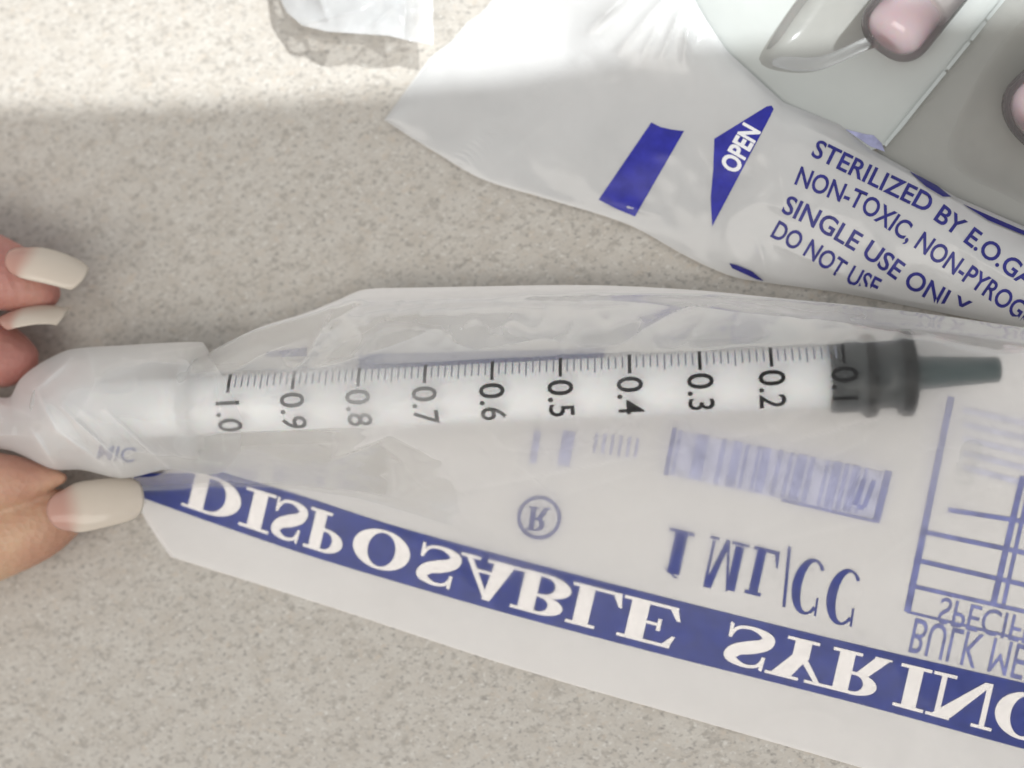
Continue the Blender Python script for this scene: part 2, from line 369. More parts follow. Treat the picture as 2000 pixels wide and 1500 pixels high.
# ================================================================== SYRINGE POUCH shape functions (photo position -> height in cm)
def axis_y(x): return 791 - 0.0462*(x-450)
def zc(x): return 0.84
TOP1 = [(380, 700), (420, 682), (500, 642), (600, 610), (660, 586), (710, 566), (800, 562), (900, 560), (1150, 557), (1350, 566), (1500, 580), (1750, 605), (2000, 640), (2200, 672)]
BOT1 = [(200, 1045), (290, 1074), (640, 1184), (1000, 1302), (1400, 1418), (1650, 1490), (2000, 1590), (2200, 1650)]
FR = [(652, 600, 600, 700, .07, 14), (600, 700, 540, 760, .05, 12), (540, 745, 700, 700, .05, 14), (700, 700, 860, 640, .03, 20),
      (760, 840, 1020, 800, .04, 16), (640, 905, 760, 850, .05, 13), (760, 850, 860, 900, .03, 18),
      (980, 590, 1400, 585, .03, 22), (1400, 585, 1800, 660, .03, 25), (900, 960, 1300, 880, .03, 26), (1550, 860, 1790, 800, .04, 20),
      (1500, 1060, 1790, 1000, .03, 24), (1700, 1110, 1850, 990, .035, 16), (1100, 980, 1000, 900, .025, 22), (600, 985, 660, 1060, .03, 14), (655, 560, 715, 620, .03, 18)]
def back1(x, y):
    t = (y - spoly(TOP1, x)) / (spoly(BOT1, x) - spoly(TOP1, x))
    z = spoly([(-.2, .40), (0, .40), (.3, .36), (.62, .20), (1, .035), (1.2, .03)], t)
    return z + 0.10*sstep(700, 100, x)*(1-sstep(.5, 1, t)) + wob(x, y, .004, .02)
def front1(x, y, k=0.16):
    b = back1(x, y) + 0.018
    r = 0.384 - 0.19*sstep(1800, 1980, x); c = zc(x)
    d = (y - axis_y(x)) * CPP
    dt = r*(0.80 if d < 0 else 0.62); a = abs(d)
    if a < dt: h = c + math.sqrt(r*r - a*a)
    else:
        q = math.sqrt(r*r - dt*dt); s = dt/q
        h = c + q - s*(a-dt)*(1.0 if d < 0 else lerp(2.6, .82, sstep(400, 1050, x)))
    z = smax(b, h, k)
    e = min(1, max(0, (y - spoly(TOP1, x))/32))
    e2 = sstep(0, 70, spoly(BOT1, x)-y)
    lift = (ridges(FR, x, y) + wob(x, y, .012, .012, 3) + wob(x+.6*y, y, .006, .018, 8) + .026*rid(x*.6+.5*y, y-.1*x, .007, 4.0) + .009*rid(x, y, .016, 9.0) + .032)*e*e2*(1-.75*sstep(110, lerp(170, 250, sstep(500, 1000, x)), y-axis_y(x)))*(1-.8*math.exp(-(d/.3)**4))
    z = lerp(b, z, sstep(0, 1, e)) if d < 0 else z
    return z + lift

pouch = thing('syringe_pouch', P(1100, 1000, 0), 'milky see-through pouch holding the syringe, its blue print showing mirrored from behind', 'pouch')
def topy(x): return spoly(TOP1, x) if x > 420 else lerp(932, spoly(TOP1, 420), sstep(255, 420, x)**3)
def edge_x(a): return lerp(258, 2180, a)
def back_pt(a, b):
    x = lerp(edge_x(0)+75*b*b, 2180, a)
    y = lerp(topy(x), spoly(BOT1, x), b)
    return P(x, y, back1(x, y))
bk = mk('back_film', *grid(back_pt, 130, 60), M['back'], pouch)
def front_pt(a, b):
    x = lerp(264+76*b*b, 2180, a); y = lerp(topy(x), spoly(BOT1, x) - 1, b)
    return P(x, y, front1(x, y))
ff = mk('front_film', *grid(front_pt, 350, 190), M['front'], pouch)
la = ff.data.attributes.new('whitening', 'FLOAT', 'POINT')      # creases whiten the film; its sheen, veil and lit upper edge are painted in
def crease_sheen(x, y):
    v = 1.0
    for q in FR:
        d, t = segd(x, y, q)
        if d < 40: v += 230*q[4]*math.exp(-d/4.5)*(.3+.7*math.sin(math.pi*t))
    v += 4.5*max(0, noise.noise(Vector((x*.004+y*.003, y*.012-x*.002, 2.0)))) + 2.2*rid(x*.6+.5*y, y-.1*x, .007, 4.0)**6 + 1.2*rid(x, y, .016, 9.0)**6 + 3*math.exp(-abs(y-spoly(TOP1, x))/7) + 2*math.exp(-abs(y-spoly(BOT1, x))/6)  # noise streaks paint a soft sheen; creases and edges whiten
    v = lerp(v, 1+.35*(v-1), sstep(130, 250, y-axis_y(x)))
    dy = y - axis_y(x)
    v = lerp(v, 1+.4*(v-1), sstep(1450, 1620, x)*math.exp(-(dy/95)**4))                      # lies tight on the stopper
    v += 8*sstep(-62, -120, dy)*sstep(560, 760, x)*sstep(-4, 20, y-spoly(TOP1, x))               # brighter light along the upper edge, put in as whiter film
    v += 19*math.exp(-((x-700)/180)**2)*math.exp(-((dy+5)/75)**2) + 3.5*math.exp(-((x-1130)/260)**2-((y-940)/50)**2)  # milky veil over the scale; second term paints a patch of sheen
    return v
la.data.foreach_set('value', [(lambda x: crease_sheen(x, lerp(topy(x), spoly(BOT1, x), j/190)))(lerp(264+76*(j/190)**2, 2180, i/350)) for i in range(351) for j in range(191)])

# the bunched end of the pouch around the plunger, held in the fingers
FTOP = [(-120, 770), (-30, 770), (20, 775), (36, 745), (60, 722), (100, 698), (140, 682), (250, 674), (390, 668), (402, 676), (414, 702), (440, 745), (472, 815)]
FBOT = [(-120, 860), (-30, 872), (20, 880), (45, 890), (100, 916), (160, 918), (240, 934), (330, 917), (430, 924), (472, 880)]
FD = [(70, 760, 110, 840, .07, 9), (110, 840, 200, 905, .06, 9), (70, 760, 140, 700, .06, 9), (70, 790, 180, 880, .0, 9),
      (120, 795, 240, 905, .06, 7), (205, 800, 330, 915, .05, 9), (60, 840, 105, 905, .06, 9), (300, 690, 396, 676, .02, 9),
       (240, 700, 390, 715, .03, 18), (250, 880, 430, 905, .03, 12), (420, 700, 438, 880, .02, 8)]
def fold_z(x, y):
    t0, t1 = spoly(FTOP, x), spoly(FBOT, x)
    t = (y-t0)/max(t1-t0, 1)
    ed = max(0, math.sin(math.pi*min(1, max(0, t))))**0.55
    body = zc(x) + 0.02 + (0.40+0.08*sstep(420, 200, x)*sstep(60, 160, x))*ed - 0.22*(1-ed)
    body -= 0.42*sstep(120, -60, x)*ed
    if x > 330: body = max(lerp(body, front1(x, y)+.02, sstep(360, 440, x)), front1(x, y)+.02)
    return body + ridges(FD, x, y)*sstep(0, .12, t)*sstep(0, .1, 1-t) + ((.075*rid(x*.5+.6*y, y*.8-.3*x, .0075, 5.0) + .022*rid(x*.8-.5*y, y, .017, 7.0) - .04))*ed*sstep(440, 330, x) + .05*math.sin(x*.021+y*.013)*ed*sstep(420, 300, x)
def fold_pt(a, b):
    x = lerp(-120, 470, a); t0, t1 = spoly(FTOP, x), spoly(FBOT, x); y = lerp(t0, max(t1, t0+4), b)
    return P(x, y, fold_z(x, y))
fo = mk('folded_end', *grid(fold_pt, 190, 90), M['fold'], pouch)
la = fo.data.attributes.new('whitening', 'FLOAT', 'POINT')      # how many layers of film lie on each other
def fold_layers(x, b):
    y = lerp(spoly(FTOP, x), max(spoly(FBOT, x), spoly(FTOP, x)+4), b)
    c = 0
    for q in FD:
        d, t = segd(x, y, q)
        if d < 30: c += 6*q[4]*math.exp(-d/4.5)
    c += .18*rid(x*.5+.6*y, y*.8-.3*x, .0075, 5.0)**4
    return min(1.3, lerp(.92, .10, sstep(150, 450, x)) + c)
la.data.foreach_set('value', [fold_layers(lerp(-120, 470, i/190), j/90) for i in range(191) for j in range(91)])
def fold_under(a, b):
    x = lerp(-118, 420, a); t0, t1 = spoly(FTOP, x), spoly(FBOT, x); y = lerp(t0, t1, b)
    e_ = math.sin(math.pi*b)
    return P(x, y, fold_z(x, lerp(t0, t1, 0 if b < .5 else 1)) - .02 - .25*e_**.7)
mk('folded_underside', *grid(fold_under, 90, 30), M['back'], pouch)

# print on the back film, read from behind (letters upside down)
BT = [(240, 872), (330, 893), (420, 918), (600, 972), (760, 1024), (1000, 1090), (1400, 1192), (1700, 1265), (2000, 1334), (2200, 1380)]
BB = [(240, 960), (276, 972), (400, 1016), (600, 1084), (800, 1144), (1000, 1201), (1300, 1280), (1500, 1330), (1700, 1381), (2000, 1463), (2200, 1515)]
on_back = lambda dz: (lambda x, y: P(x, y, back1(x, y) + dz))
def band_pt(a, b):
    x = lerp(262, 2170, a)
    xx = x - 0.25*(spoly(BB, x)-spoly(BT, x))*b*0
    y = lerp(max(spoly(BT, x), 924 if x < 430 else 0), spoly(BB, x), b); return P(x, y, back1(x, y)+.005)
mk('printed_band', *grid(band_pt, 110, 10), M['ink'], pouch)
LET = [('D', 362, 470), ('I', 474, 532), ('S', 530, 596), ('P', 600, 672), ('O', 690, 800), ('S', 812, 896), ('A', 893, 1012), ('B', 1004, 1112), ('L', 1112, 1212), ('E', 1212, 1326),
       ('S', 1412, 1508), ('Y', 1502, 1622), ('R', 1620, 1734), ('I', 1752, 1812), ('N', 1816, 1946), ('G', 1944, 2065)]
def band_map(x, v):           # v from 0 (top of band in the photo) to 1
    t, b = spoly(BT, x), spoly(BB, x); h = b - t
    sx = x - 0.22*h*(v-0.5)
    return (sx, lerp(spoly(BT, sx), spoly(BB, sx), v))
vs, fs, zl = [], [], []
for ch, x0, x1 in LET:
    g, wd = serif(ch)
    v_, f_, z_ = glyph_mesh(g, lambda u, v, x0=x0, x1=x1, wd=wd: band_map(lerp(x0, x1, u/wd), lerp(.13, .87, v)))
    n = len(vs); vs += v_; zl += z_; fs += [[i+n for i in f] for f in f_]
lay('band_lettering', vs, fs, on_back(.009), M['letter'], pouch, cut=22, zl=zl)
# 1 ML/CC
vs, fs, zl = [], [], []
for ch, x0, y0, x1, hgt in (('1', 1297, 1030, 1345, 92), ('M', 1376, 1046, 1452, 98), ('L', 1462, 1066, 1514, 92), ('/', 1526, 1072, 1546, 104), ('C', 1548, 1084, 1606, 108), ('C', 1616, 1104, 1676, 108)):
    g, wd = serif(ch, T=.30 if ch != 'M' else .26)
    v_, f_, z_ = glyph_mesh(g, lambda u, v, x0=x0, y0=y0, x1=x1, wd=wd, hgt=hgt: (lerp(x0, x1, u/wd) + 12 - .22*hgt*v, y0 + .25*(x1-x0)*u/wd + hgt*v))
    n = len(vs); vs += v_; zl += z_; fs += [[i+n for i in f] for f in f_]
lay('volume_lettering', vs, fs, on_back(.006), M['ink'], pouch, cut=18, zl=zl)
# registered mark: ring with an upside-down R
g = ring(0, 0, 43, 43, 36, 36, n=48)
g2, wd = serif('R', T=.24)
g2 = [[(-20 + q[0]*40 - 6*q[1], -22 + q[1]*46 + 4*q[0]) for q in p] for p in g2]
v_, f_, z_ = glyph_mesh(g + g2, lambda u, v: (1053+u, 1011+v))
lay('registered_mark', v_, f_, on_back(.006), M['ink'], pouch, cut=14, zl=z_)
# box filled with tall letters, and the printed table at the right
def quadp(x0, y0, x1, y1, wd):
    dx, dy = x1-x0, y1-y0; l = math.hypot(dx, dy); nx, ny = -dy/l*wd/2, dx/l*wd/2
    return [(x0+nx, y0+ny), (x1+nx, y1+ny), (x1-nx, y1-ny), (x0-nx, y0-ny)]
pl = []
def boxp(u, v): return (1318 + 418*u - 18*v - 6*u*v, 836 + 84*u + 92*v + 4*u*v)
bars = [(.03, .018), (.13, .055), (.155, .02), (.235, .028), (.30, .05), (.345, .02), (.40, .02), (.435, .05), (.50, .025), (.55, .02), (.60, .055), (.65, .03), (.72, .02), (.765, .05), (.81, .025), (.855, .045), (.90, .02)]
for u, wd in bars:
    pl.append([boxp(u-wd*.4, .02), boxp(u+wd*.4, .02), boxp(u+wd*.4, .96), boxp(u-wd*.4, .96)])
v_, f_, z_ = glyph_mesh([[boxp(.0, .04), boxp(.98, .04), boxp(.98, .98), boxp(.0, .98)]], lambda x, y: (x, y)); lay('tinted_box', v_, f_, on_back(.004), M['ink_faint'], pouch, cut=20)
v_, f_, z_ = glyph_mesh(pl, lambda x, y: (x, y)); lay('boxed_lettering', v_, f_, on_back(.006), M['ink_pale'], pouch, cut=20, zl=z_)
pl = [quadp(*boxp(0, 0), *boxp(0, 1), 9), quadp(*boxp(1, 0), *boxp(1, 1.05), 14), quadp(*boxp(.55, 1), *boxp(1, 1.03), 6), quadp(*boxp(.90, .25), *boxp(.885, .8), 9), quadp(*boxp(.945, .25), *boxp(.93, .8), 9), quadp(*boxp(.90, .8), *boxp(.93, .83), 9)]
pl += [quadp(1858, 775, 1772, 1195, 13), quadp(1800, 1038, 2060, 1092, 9), quadp(1785, 1093, 2060, 1156, 9), quadp(1775, 1143, 2060, 1208, 8), quadp(1852, 996, 2060, 1028, 9), quadp(1998, 930, 1940, 1180, 12), quadp(2015, 930, 1960, 1180, 8),
       quadp(1772, 1195, 2050, 1262, 5)]
v_, f_, z_ = glyph_mesh(pl, lambda x, y: (x, y)); lay('printed_table', v_, f_, on_back(.0065), M['ink_mid'], pouch, cut=22, zl=z_)
for pl, mm in (([quadp(1050, 842, 1040, 905, 14)], 'ink_pale'), ([quadp(1112, 842, 1100, 910, 24)], 'ink_pale')):
    v_, f_, z_ = glyph_mesh(pl, lambda x, y: (x, y)); lay('small_print', v_, f_, on_back(.006), M[mm], pouch, cut=22, zl=z_)
for k in range(6):
    v_, f_, z_ = glyph_mesh([quadp(1166+16*k, 845+2*k, 1160+16*k, 885+2*k, 6)], lambda x, y: (x, y)); lay('small_stroke', v_, f_, on_back(.006), M['ink_pale'], pouch, cut=22, zl=z_)
for k in range(5):
    v_, f_, z_ = glyph_mesh([quadp(1880, 800+28*k, 2060, 840+30*k, 11)], lambda x, y: (x, y)); lay('text_row', v_, f_, on_back(.006), M['ink_faint'], pouch, cut=22, zl=z_)
def flip_text(name, body, x0, y0, hgt, wid, slope, m, bold=.015, surf=None):
    v, f = font_polys(body, bold); W = max(q[0] for q in v); H = max(q[1] for q in v)
    v = [(x0 + q[0]/W*wid - .22*hgt*q[1]/H, y0 + slope*q[0]/W*wid + hgt*q[1]/H) for q in v]
    return lay(name, v, f, surf or on_back(.006), m, pouch, cut=20)
flip_text('table_lettering', 'SPECIFIC', 1838, 1166, 50, 215, .24, M['ink_mid'], .0)
flip_text('table_lettering', 'BULK MER', 1784, 1206, 66, 262, .25, M['ink_mid'], .0)
pl = [[(520, 688), (600, 678), (600, 696), (520, 697)]] + [[(lerp(700, 1180, k/12), lerp(692, 680, k/12)), (lerp(700, 1180, (k+1)/12), lerp(692, 680, (k+1)/12)), (lerp(700, 1180, (k+1)/12), lerp(722, 712, (k+1)/12)), (lerp(700, 1180, k/12), lerp(722, 712, k/12))] for k in range(12)]
v_, f_, z_ = glyph_mesh(pl, lambda x, y: (x, y)); lay('printed_stripe', v_, f_, on_back(.006), M['ink'], pouch, cut=24, zl=z_)
on_fold = lambda dz: (lambda x, y: P(x, y, fold_z(x, y) + dz))
flip_text('fold_lettering', 'MIC', 192, 868, 28, 75, .10, M['ink'], .02, surf=on_fold(-.012))

# ================================================================== SYRINGE
A0, A1 = P(474, axis_y(474), zc(474)), P(1640, axis_y(1640), zc(1640))
AX = (A1 - A0).normalized()
UP = (cdir - AX*cdir.dot(AX)).normalized(); SD = AX.cross(UP)       # SD points down in the picture? fixed below
if SD.dot(-yax) < 0: SD = -SD
LEN = (A1 - A0).length; STEP = LEN/9
def ax_at(px): 
    lo, hi = -8.0, 16.0
    for _ in range(40):
        md = (lo+hi)/2; p = A0 + AX*md
        d = p - CAMP; u = d.dot(xax)/-d.dot(zax)/HALF*1000+1000
        if u < px: lo = md
        else: hi = md
    return lo
syr = thing('syringe', A0 + AX*LEN/2 - UP*.33, 'one-millilitre plastic syringe with black scale numbers and black stopper inside the pouch', 'syringe')
def lathe(name, prof, m, parent, seg=48, closed=False):
    vs, fs = [], []
    for s, r in prof:
        for k in range(seg):
            a = 2*math.pi*k/seg; vs.append(A0 + AX*s + (UP*math.cos(a) + SD*math.sin(a))*r)
    n = len(prof)
    for i in range(n - 1 + (1 if closed else 0)):
        for k in range(seg):
            i2 = (i+1) % n
            fs.append((i*seg+k, i*seg+(k+1) % seg, i2*seg+(k+1) % seg, i2*seg+k))
    if not closed:
        fs.append(list(range(seg))[::-1]); fs.append([(n-1)*seg+k for k in range(seg)])
    o = mk(name, vs, fs, m, parent); return o
RB = 0.362
s_fl, s_tr = ax_at(392), ax_at(110)
s_end = ax_at(1787)
lathe('barrel', [(s_fl, RB), (s_end-.03, RB), (s_end, RB-.03), (s_end, .15), (s_end-.02, .13), (s_end-.05, RB-.014), (s_fl, RB-.014)], M['barrel'], syr, closed=True)
# flange: flat oval plate at the barrel's end
vs, fs = [], []
for s in (s_fl-.09, s_fl):
    for k in range(48):
        a = 2*math.pi*k/48; vs.append(A0 + AX*s + UP*math.cos(a)*.375 + SD*math.sin(a)*.42)
for k in range(48): fs.append((k, (k+1) % 48, 48+(k+1) % 48, 48+k))
fs += [list(range(48))[::-1], list(range(48, 96))]
mk('flange', vs, fs, M['flange'], syr, smooth=False)
# plunger rod of crossed ribs, thumb rest, stopper
s0 = ax_at(1622)
lathe('plunger_rod', [(s_tr, .24), (s_tr+.3, .25), (s0-.02, .25), (s0, .2)], M['rod'], syr)
lathe('thumb_rest', [(s_tr-.10, .28), (s_tr-.08, .30), (s_tr, .30), (s_tr+.02, .28)], M['flange'], syr)
q = lambda px: ax_at(px)
lathe('stopper', [(q(1622), .292), (q(1676), .296), (q(1683), .325), (q(1690), .338), (q(1703), .338), (q(1709), .325), (q(1715), .275), (q(1746), .275), (q(1752), .325), (q(1758), .338), (q(1776), .338), (q(1784), .285), (q(1786), .10)], M['rubber'], syr)
for a_, b_ in ((1684, 1708), (1753, 1781)):
    lathe('sealing_ring', [(q(a_), .30), (q(a_+2), .335), (q(a_+6), .343), (q(b_-6), .343), (q(b_-2), .335), (q(b_), .30)], M['ring'], syr)
lathe('nozzle', [(q(1790), .16), (q(1800), .135), (q(1930), .105), (q(1948), .102), (q(1952), .09)], M['tip'], syr, 36)
lathe('nozzle_collar', [(q(1787), .22), (q(1792), .21), (q(1795), .17), (q(1793), .165)], M['barrel'], syr, 36)
# scale: ticks and numbers wrapped round the barrel
RT = RB + .004
def on_barrel(s, c):          # s along the axis, c along the circumference (cm, + = down in the picture)
    a = c/RT; return A0 + AX*s + (UP*math.cos(a) + SD*math.sin(a))*RT
vs, fs = [], []; vs2, fs2 = [], []
def tick(s, c0, c1, wd, V, F):
    i = len(V); V += [(s-wd/2, c0), (s+wd/2, c0), (s+wd/2, c1), (s-wd/2, c1)]; F.append((i, i+1, i+2, i+3))
CT = -0.10
for k in range(0, 101):
    s = LEN - (k-10)*STEP/10 if k >= 10 else None
    if s is None: continue
    if k % 10: 
        tick(s, CT-.17, CT-(.055 if k % 5 else .03), .013, vs2, fs2)
    else: tick(s, CT-.19, CT-.01, .028, vs, fs)
for k in range(1, 11):
    body = '%.1f' % (k/10)
    v, f = font_polys(body, .012); H = .70; n = len(vs)
    hh = .205
    v = [(LEN-(k-1)*STEP + (q_[1]/H-.5)*hh, CT + .012 + q_[0]/H*hh*.93) for q_ in v]
    vs += v; fs += [tuple(i+n for i in g_) for g_ in f]
lay('scale_numbers', vs, fs, on_barrel, M['black'], syr, cut=.045)
lay('scale_ticks', vs2, fs2, on_barrel, M['tickink'], syr, cut=.045)

# ================================================================== SECOND POUCH (empty end, upper right)
LO2 = [(750, 235), (850, 297), (940, 349), (1060, 386), (1230, 440), (1340, 500), (1430, 540), (1490, 551), (1640, 572), (1800, 603), (2000, 642), (2200, 682)]
UP2 = [(750, 234), (840, 112), (885, 78), (910, 46), (940, 25), (1010, -60), (1200, -120), (1340, -30), (1380, 40), (1420, 100), (1530, 200), (1640, 243), (1700, 290), (1790, 340), (1870, 386), (2000, 442), (2200, 520)]
PR = [(1150, 60, 1240, -30, .09, 16), (1210, 95, 1330, -40, .10, 15), (1290, 110, 1345, -10, .09, 14), (1335, 120, 1350, 10, .08, 12), (1180, 30, 1290, -60, .06, 12), (1255, 105, 1300, 20, .06, 10),
      (1190, 395, 1290, 420, .025, 10), (1275, 300, 1320, 300, .02, 14), (1520, 480, 1700, 560, .04, 20), (1480, 470, 1500, 540, .03, 14), (1850, 470, 2000, 560, .05, 22), (1560, 240, 1700, 310, .05, 16),
      (1500, 240, 1540, 420, .02, 30), (900, 290, 1180, 80, .008, 9), (950, 335, 1120, 190, .008, 9), (1700, 300, 1990, 460, .04, 16), (1640, 570, 1850, 600, .03, 14), (1700, 450, 1760, 540, .02, 20)]
def z2(x, y):
    a, b = spoly(LO2, x), poly(UP2, x); t = max(0, min(1, (a-y)/max(a-b, 2)))
    H = .05 + .12*sstep(900, 1350, x) + .17*sstep(1350, 1750, x)
    z = .035 + H*max(0, math.sin(math.pi*t))**.75 + .10*sstep(1050, 1500, x)*t + .16*sstep(1000, 1350, x)*sstep(.35, 1, t)*(1-.55*sstep(1400, 1700, x))
    z += .05*math.sin(x*.012+y*.004)*sstep(800, 1000, x)*math.sin(math.pi*t)*.5
    d_, t_ = segd(x, y, (890, 335, 1170, 80))
    z += .003*math.exp(-(d_/22)**4)*math.sin(math.hypot(x-890, y-335)*.55)           # crimped seal
    return z + (ridges(PR, x, y) + wob(x, y, .008, .03, 11) + .02*rid(x, y, .007, 15.0)*sstep(1250, 1600, x) + wob(x, y, .025, .008, 14))*sstep(0, .05, t)*sstep(0, .04, 1-t)
def p2(a, b):
    x = lerp(751, 2190, a); y = lerp(spoly(LO2, x), poly(UP2, x), b); return P(x, y, z2(x, y))
p2o = thing('sterile_pouch', P(1500, 400, 0), 'milky plastic pouch end with solid blue bar, blue OPEN triangle and sterilization text', 'pouch')
mk('film', *grid(p2, 300, 110), M['pouch2'], p2o)
mk('back_film', *grid(lambda a, b: (lambda x, y: P(x, y, .02 + .12*sstep(.2, 1, b)*sstep(1100, 1600, x)))(lerp(752, 2190, a), lerp(spoly(LO2, lerp(752, 2190, a))-1, poly(UP2, lerp(752, 2190, a))+1, b)), 80, 30), M['pouch2'], p2o)
on2 = lambda dz: (lambda x, y: P(x, y, z2(x, y) + dz))
in2 = lambda m_: (lambda x, y: y < spoly(LO2, x) - m_ and y > poly(UP2, x) + m_)
def curved(pts, n=10):        # outline with gently bowed sides
    return pts
lay('blue_bar', [(1272, 239), (1290, 248), (1312, 253), (1336, 256), (1240, 423), (1204, 408), (1169, 390)], [tuple(range(7))], on2(.005), M['ink_bright'], p2o, cut=9)
lay('open_triangle', [(1497, 208), (1507, 206), (1511, 213), (1505, 226), (1391, 442), (1389, 410), (1388, 385), (1393, 330), (1395, 271)], [tuple(range(9))], on2(.005), M['ink_bright'], p2o, cut=9)
v, f = font_polys('OPEN', .035); W = max(q_[0] for q_ in v); H = .70
ex, ey = Vector((48, -84)).normalized(), Vector((-.868, -.496))
v = [tuple(Vector((1437, 341)) + ex*(q_[0]/W*97) + ey*(q_[1]/H*37)) for q_ in v]
lay('open_lettering', v, f, on2(.009), M['letter2'], p2o, cut=9)
def path_text(name, body, pts, cap, anchor, arc, m=M['ink_navy'], squeeze=1.0):
    v, f = font_polys(body, .018); va, _ = font_polys(anchor); Wa = max(q_[0] for q_ in va)
    pv = [Vector(p) for p in pts]; seg = [(b-a).length for a, b in zip(pv, pv[1:])]
    def at(s):
        for i, l in enumerate(seg):
            if s <= l or i == len(seg)-1: break
            s -= l
        d = (pv[i+1]-pv[i]).normalized(); 
        # blend direction near the joints
        def dr(k): return (pv[k+1]-pv[k]).normalized()
        tt = s/seg[i]
        if tt < .5 and i > 0: d2 = dr(i-1).lerp(dr(i), .5 + tt)
        elif tt >= .5 and i < len(seg)-1: d2 = dr(i).lerp(dr(i+1), tt-.5)
        else: d2 = d
        return pv[i] + d*s, d2.normalized()
    k = arc/Wa
    nv = []
    for u, w_ in v:
        p, d = at(u*k); nv.append((p.x + d.y*w_/.70*cap, p.y - d.x*w_/.70*cap))
    lay(name, nv, f, on2(.006), m, p2o, cut=14, keep=in2(20))
path_text('text_line', 'STERILIZED BY E.O.GAS', [(1582, 303), (1690, 356), (1795, 407), (1885, 474), (2000, 560), (2150, 680)], 36, 'STERILIZED BY', 328)
path_text('text_line', 'NON-TOXIC, NON-PYROGENIC', [(1549, 358), (1676, 408), (1793, 488), (1979, 618), (2150, 740)], 37, 'NON-TOXIC,', 252)
path_text('text_line', 'SINGLE USE ONLY', [(1524, 413), (1600, 450), (1688, 502), (1762, 556), (1860, 612), (1960, 660)], 37, 'SINGLE USE', 262)
path_text('text_line', 'DO NOT USE', [(1502, 460), (1576, 502), (1640, 544), (1730, 590), (1800, 630)], 36, 'DO NOT', 160)
for nm, pts in (('edge_mark', [(1424, 514), (1440, 518), (1468, 530), (1492, 549), (1478, 546), (1430, 524)]), ('edge_mark', [(1776, 334), (1800, 346), (1830, 362), (1858, 384), (1842, 384), (1808, 364)]), ('edge_mark', [(1880, 398), (1930, 420), (1990, 446), (2060, 474), (2060, 482), (1990, 455), (1930, 430)])):
    lay(nm, pts, [tuple(range(len(pts)))], on2(.022), M['ink_navy'], p2o, cut=9)
lay('edge_mark', [(1650, 252), (1690, 262), (1706, 264), (1722, 280), (1728, 296), (1700, 286)], [tuple(range(6))], on2(.02), M['ink_pale'], p2o, cut=9)

# ================================================================== BLISTER PACKS WITH AMPOULES
D1 = Vector((220, -270)).normalized(); 
def pack_cell(name, label, outline, cell, zt, depth, flange_m, tray_m, base):
    root = thing(name, base, label, 'blister pack', 'clear blister packs at the top right')
    # flange: ring between outline and cell (same number of points)
    n = len(outline)
    # resample both loops about their centres by angle-free index matching
    def res(pts, N):
        L0 = [Vector(p) for p in pts]; n0 = len(L0); L_ = []
        for i in range(n0):
            p0, p1, p2_, p3 = L0[i-1], L0[i], L0[(i+1) % n0], L0[(i+2) % n0]
            for k in range(6):
                f = k/6; L_.append(0.5*(2*p1+(p2_-p0)*f+(2*p0-5*p1+4*p2_-p3)*f*f+(3*p1-p0-3*p2_+p3)*f**3))
        L_.append(L_[0]); seg = [(b-a).length for a, b in zip(L_, L_[1:])]; tot = sum(seg); out = []
        for k in range(N):
            s = tot*k/N; i = 0
            while s > seg[i]: s -= seg[i]; i += 1
            out.append(L_[i].lerp(L_[i+1], s/seg[i]))
        return out
    N_ = 96
    a, b = res(outline, N_), res(cell, N_)
    vs, fs = [], []
    rows = 8
    for r in range(rows+1):
        for k in range(N_):
            p = a[k].lerp(b[k], r/rows); vs.append(P(p.x, p.y, zt + wob(p.x, p.y, .01, .02, 21)))
    for r in range(rows):
        for k in range(N_): fs.append((r*N_+k, r*N_+(k+1) % N_, (r+1)*N_+(k+1) % N_, (r+1)*N_+k))
    o = mk('flange', vs, fs, flange_m, root)
    cx = sum((p for p in b), Vector((0, 0)))/N_
    vs, fs = [], []
    prof = [(1.0, 0), (.985, -.03), (.96, -.12), (.92, -.30), (.86, -.58), (.78, -.82), (.68, -.95), (.55, -1.0), (.3, -1.0)]
    for sc_, dz in prof:
        for k in range(N_):
            p = cx.lerp(b[k], sc_); vs.append(P(p.x, p.y, zt + wob(p.x, p.y, .01, .02, 21)*(1+dz) + dz*depth))
    for r in range(len(prof)-1):
        for k in range(N_): fs.append((r*N_+k, r*N_+(k+1) % N_, (r+1)*N_+(k+1) % N_, (r+1)*N_+k))
    fs.append([(len(prof)-1)*N_+k for k in range(N_)])
    mk('cell', vs, fs, tray_m, root)
    return root
pk = pack_cell('blister_pack', 'pale greenish clear blister pack with an open grey cell around a pink ampoule',
    [(1540, 260), (1440, 190), (1350, 90), (1300, -40), (1380, -200), (1600, -330), (1900, -330), (2090, -160), (1962, 0), (1846, 140), (1732, 280), (1640, 290)],
    [(1600, 138), (1530, 140), (1484, 122), (1500, 80), (1570, -20), (1660, -130), (1780, -220), (1900, -200), (1930, -120), (1860, 0), (1790, 62), (1690, 100)],
    .22, .19, M['blister'], M['tray'], P(1650, 100, 0))
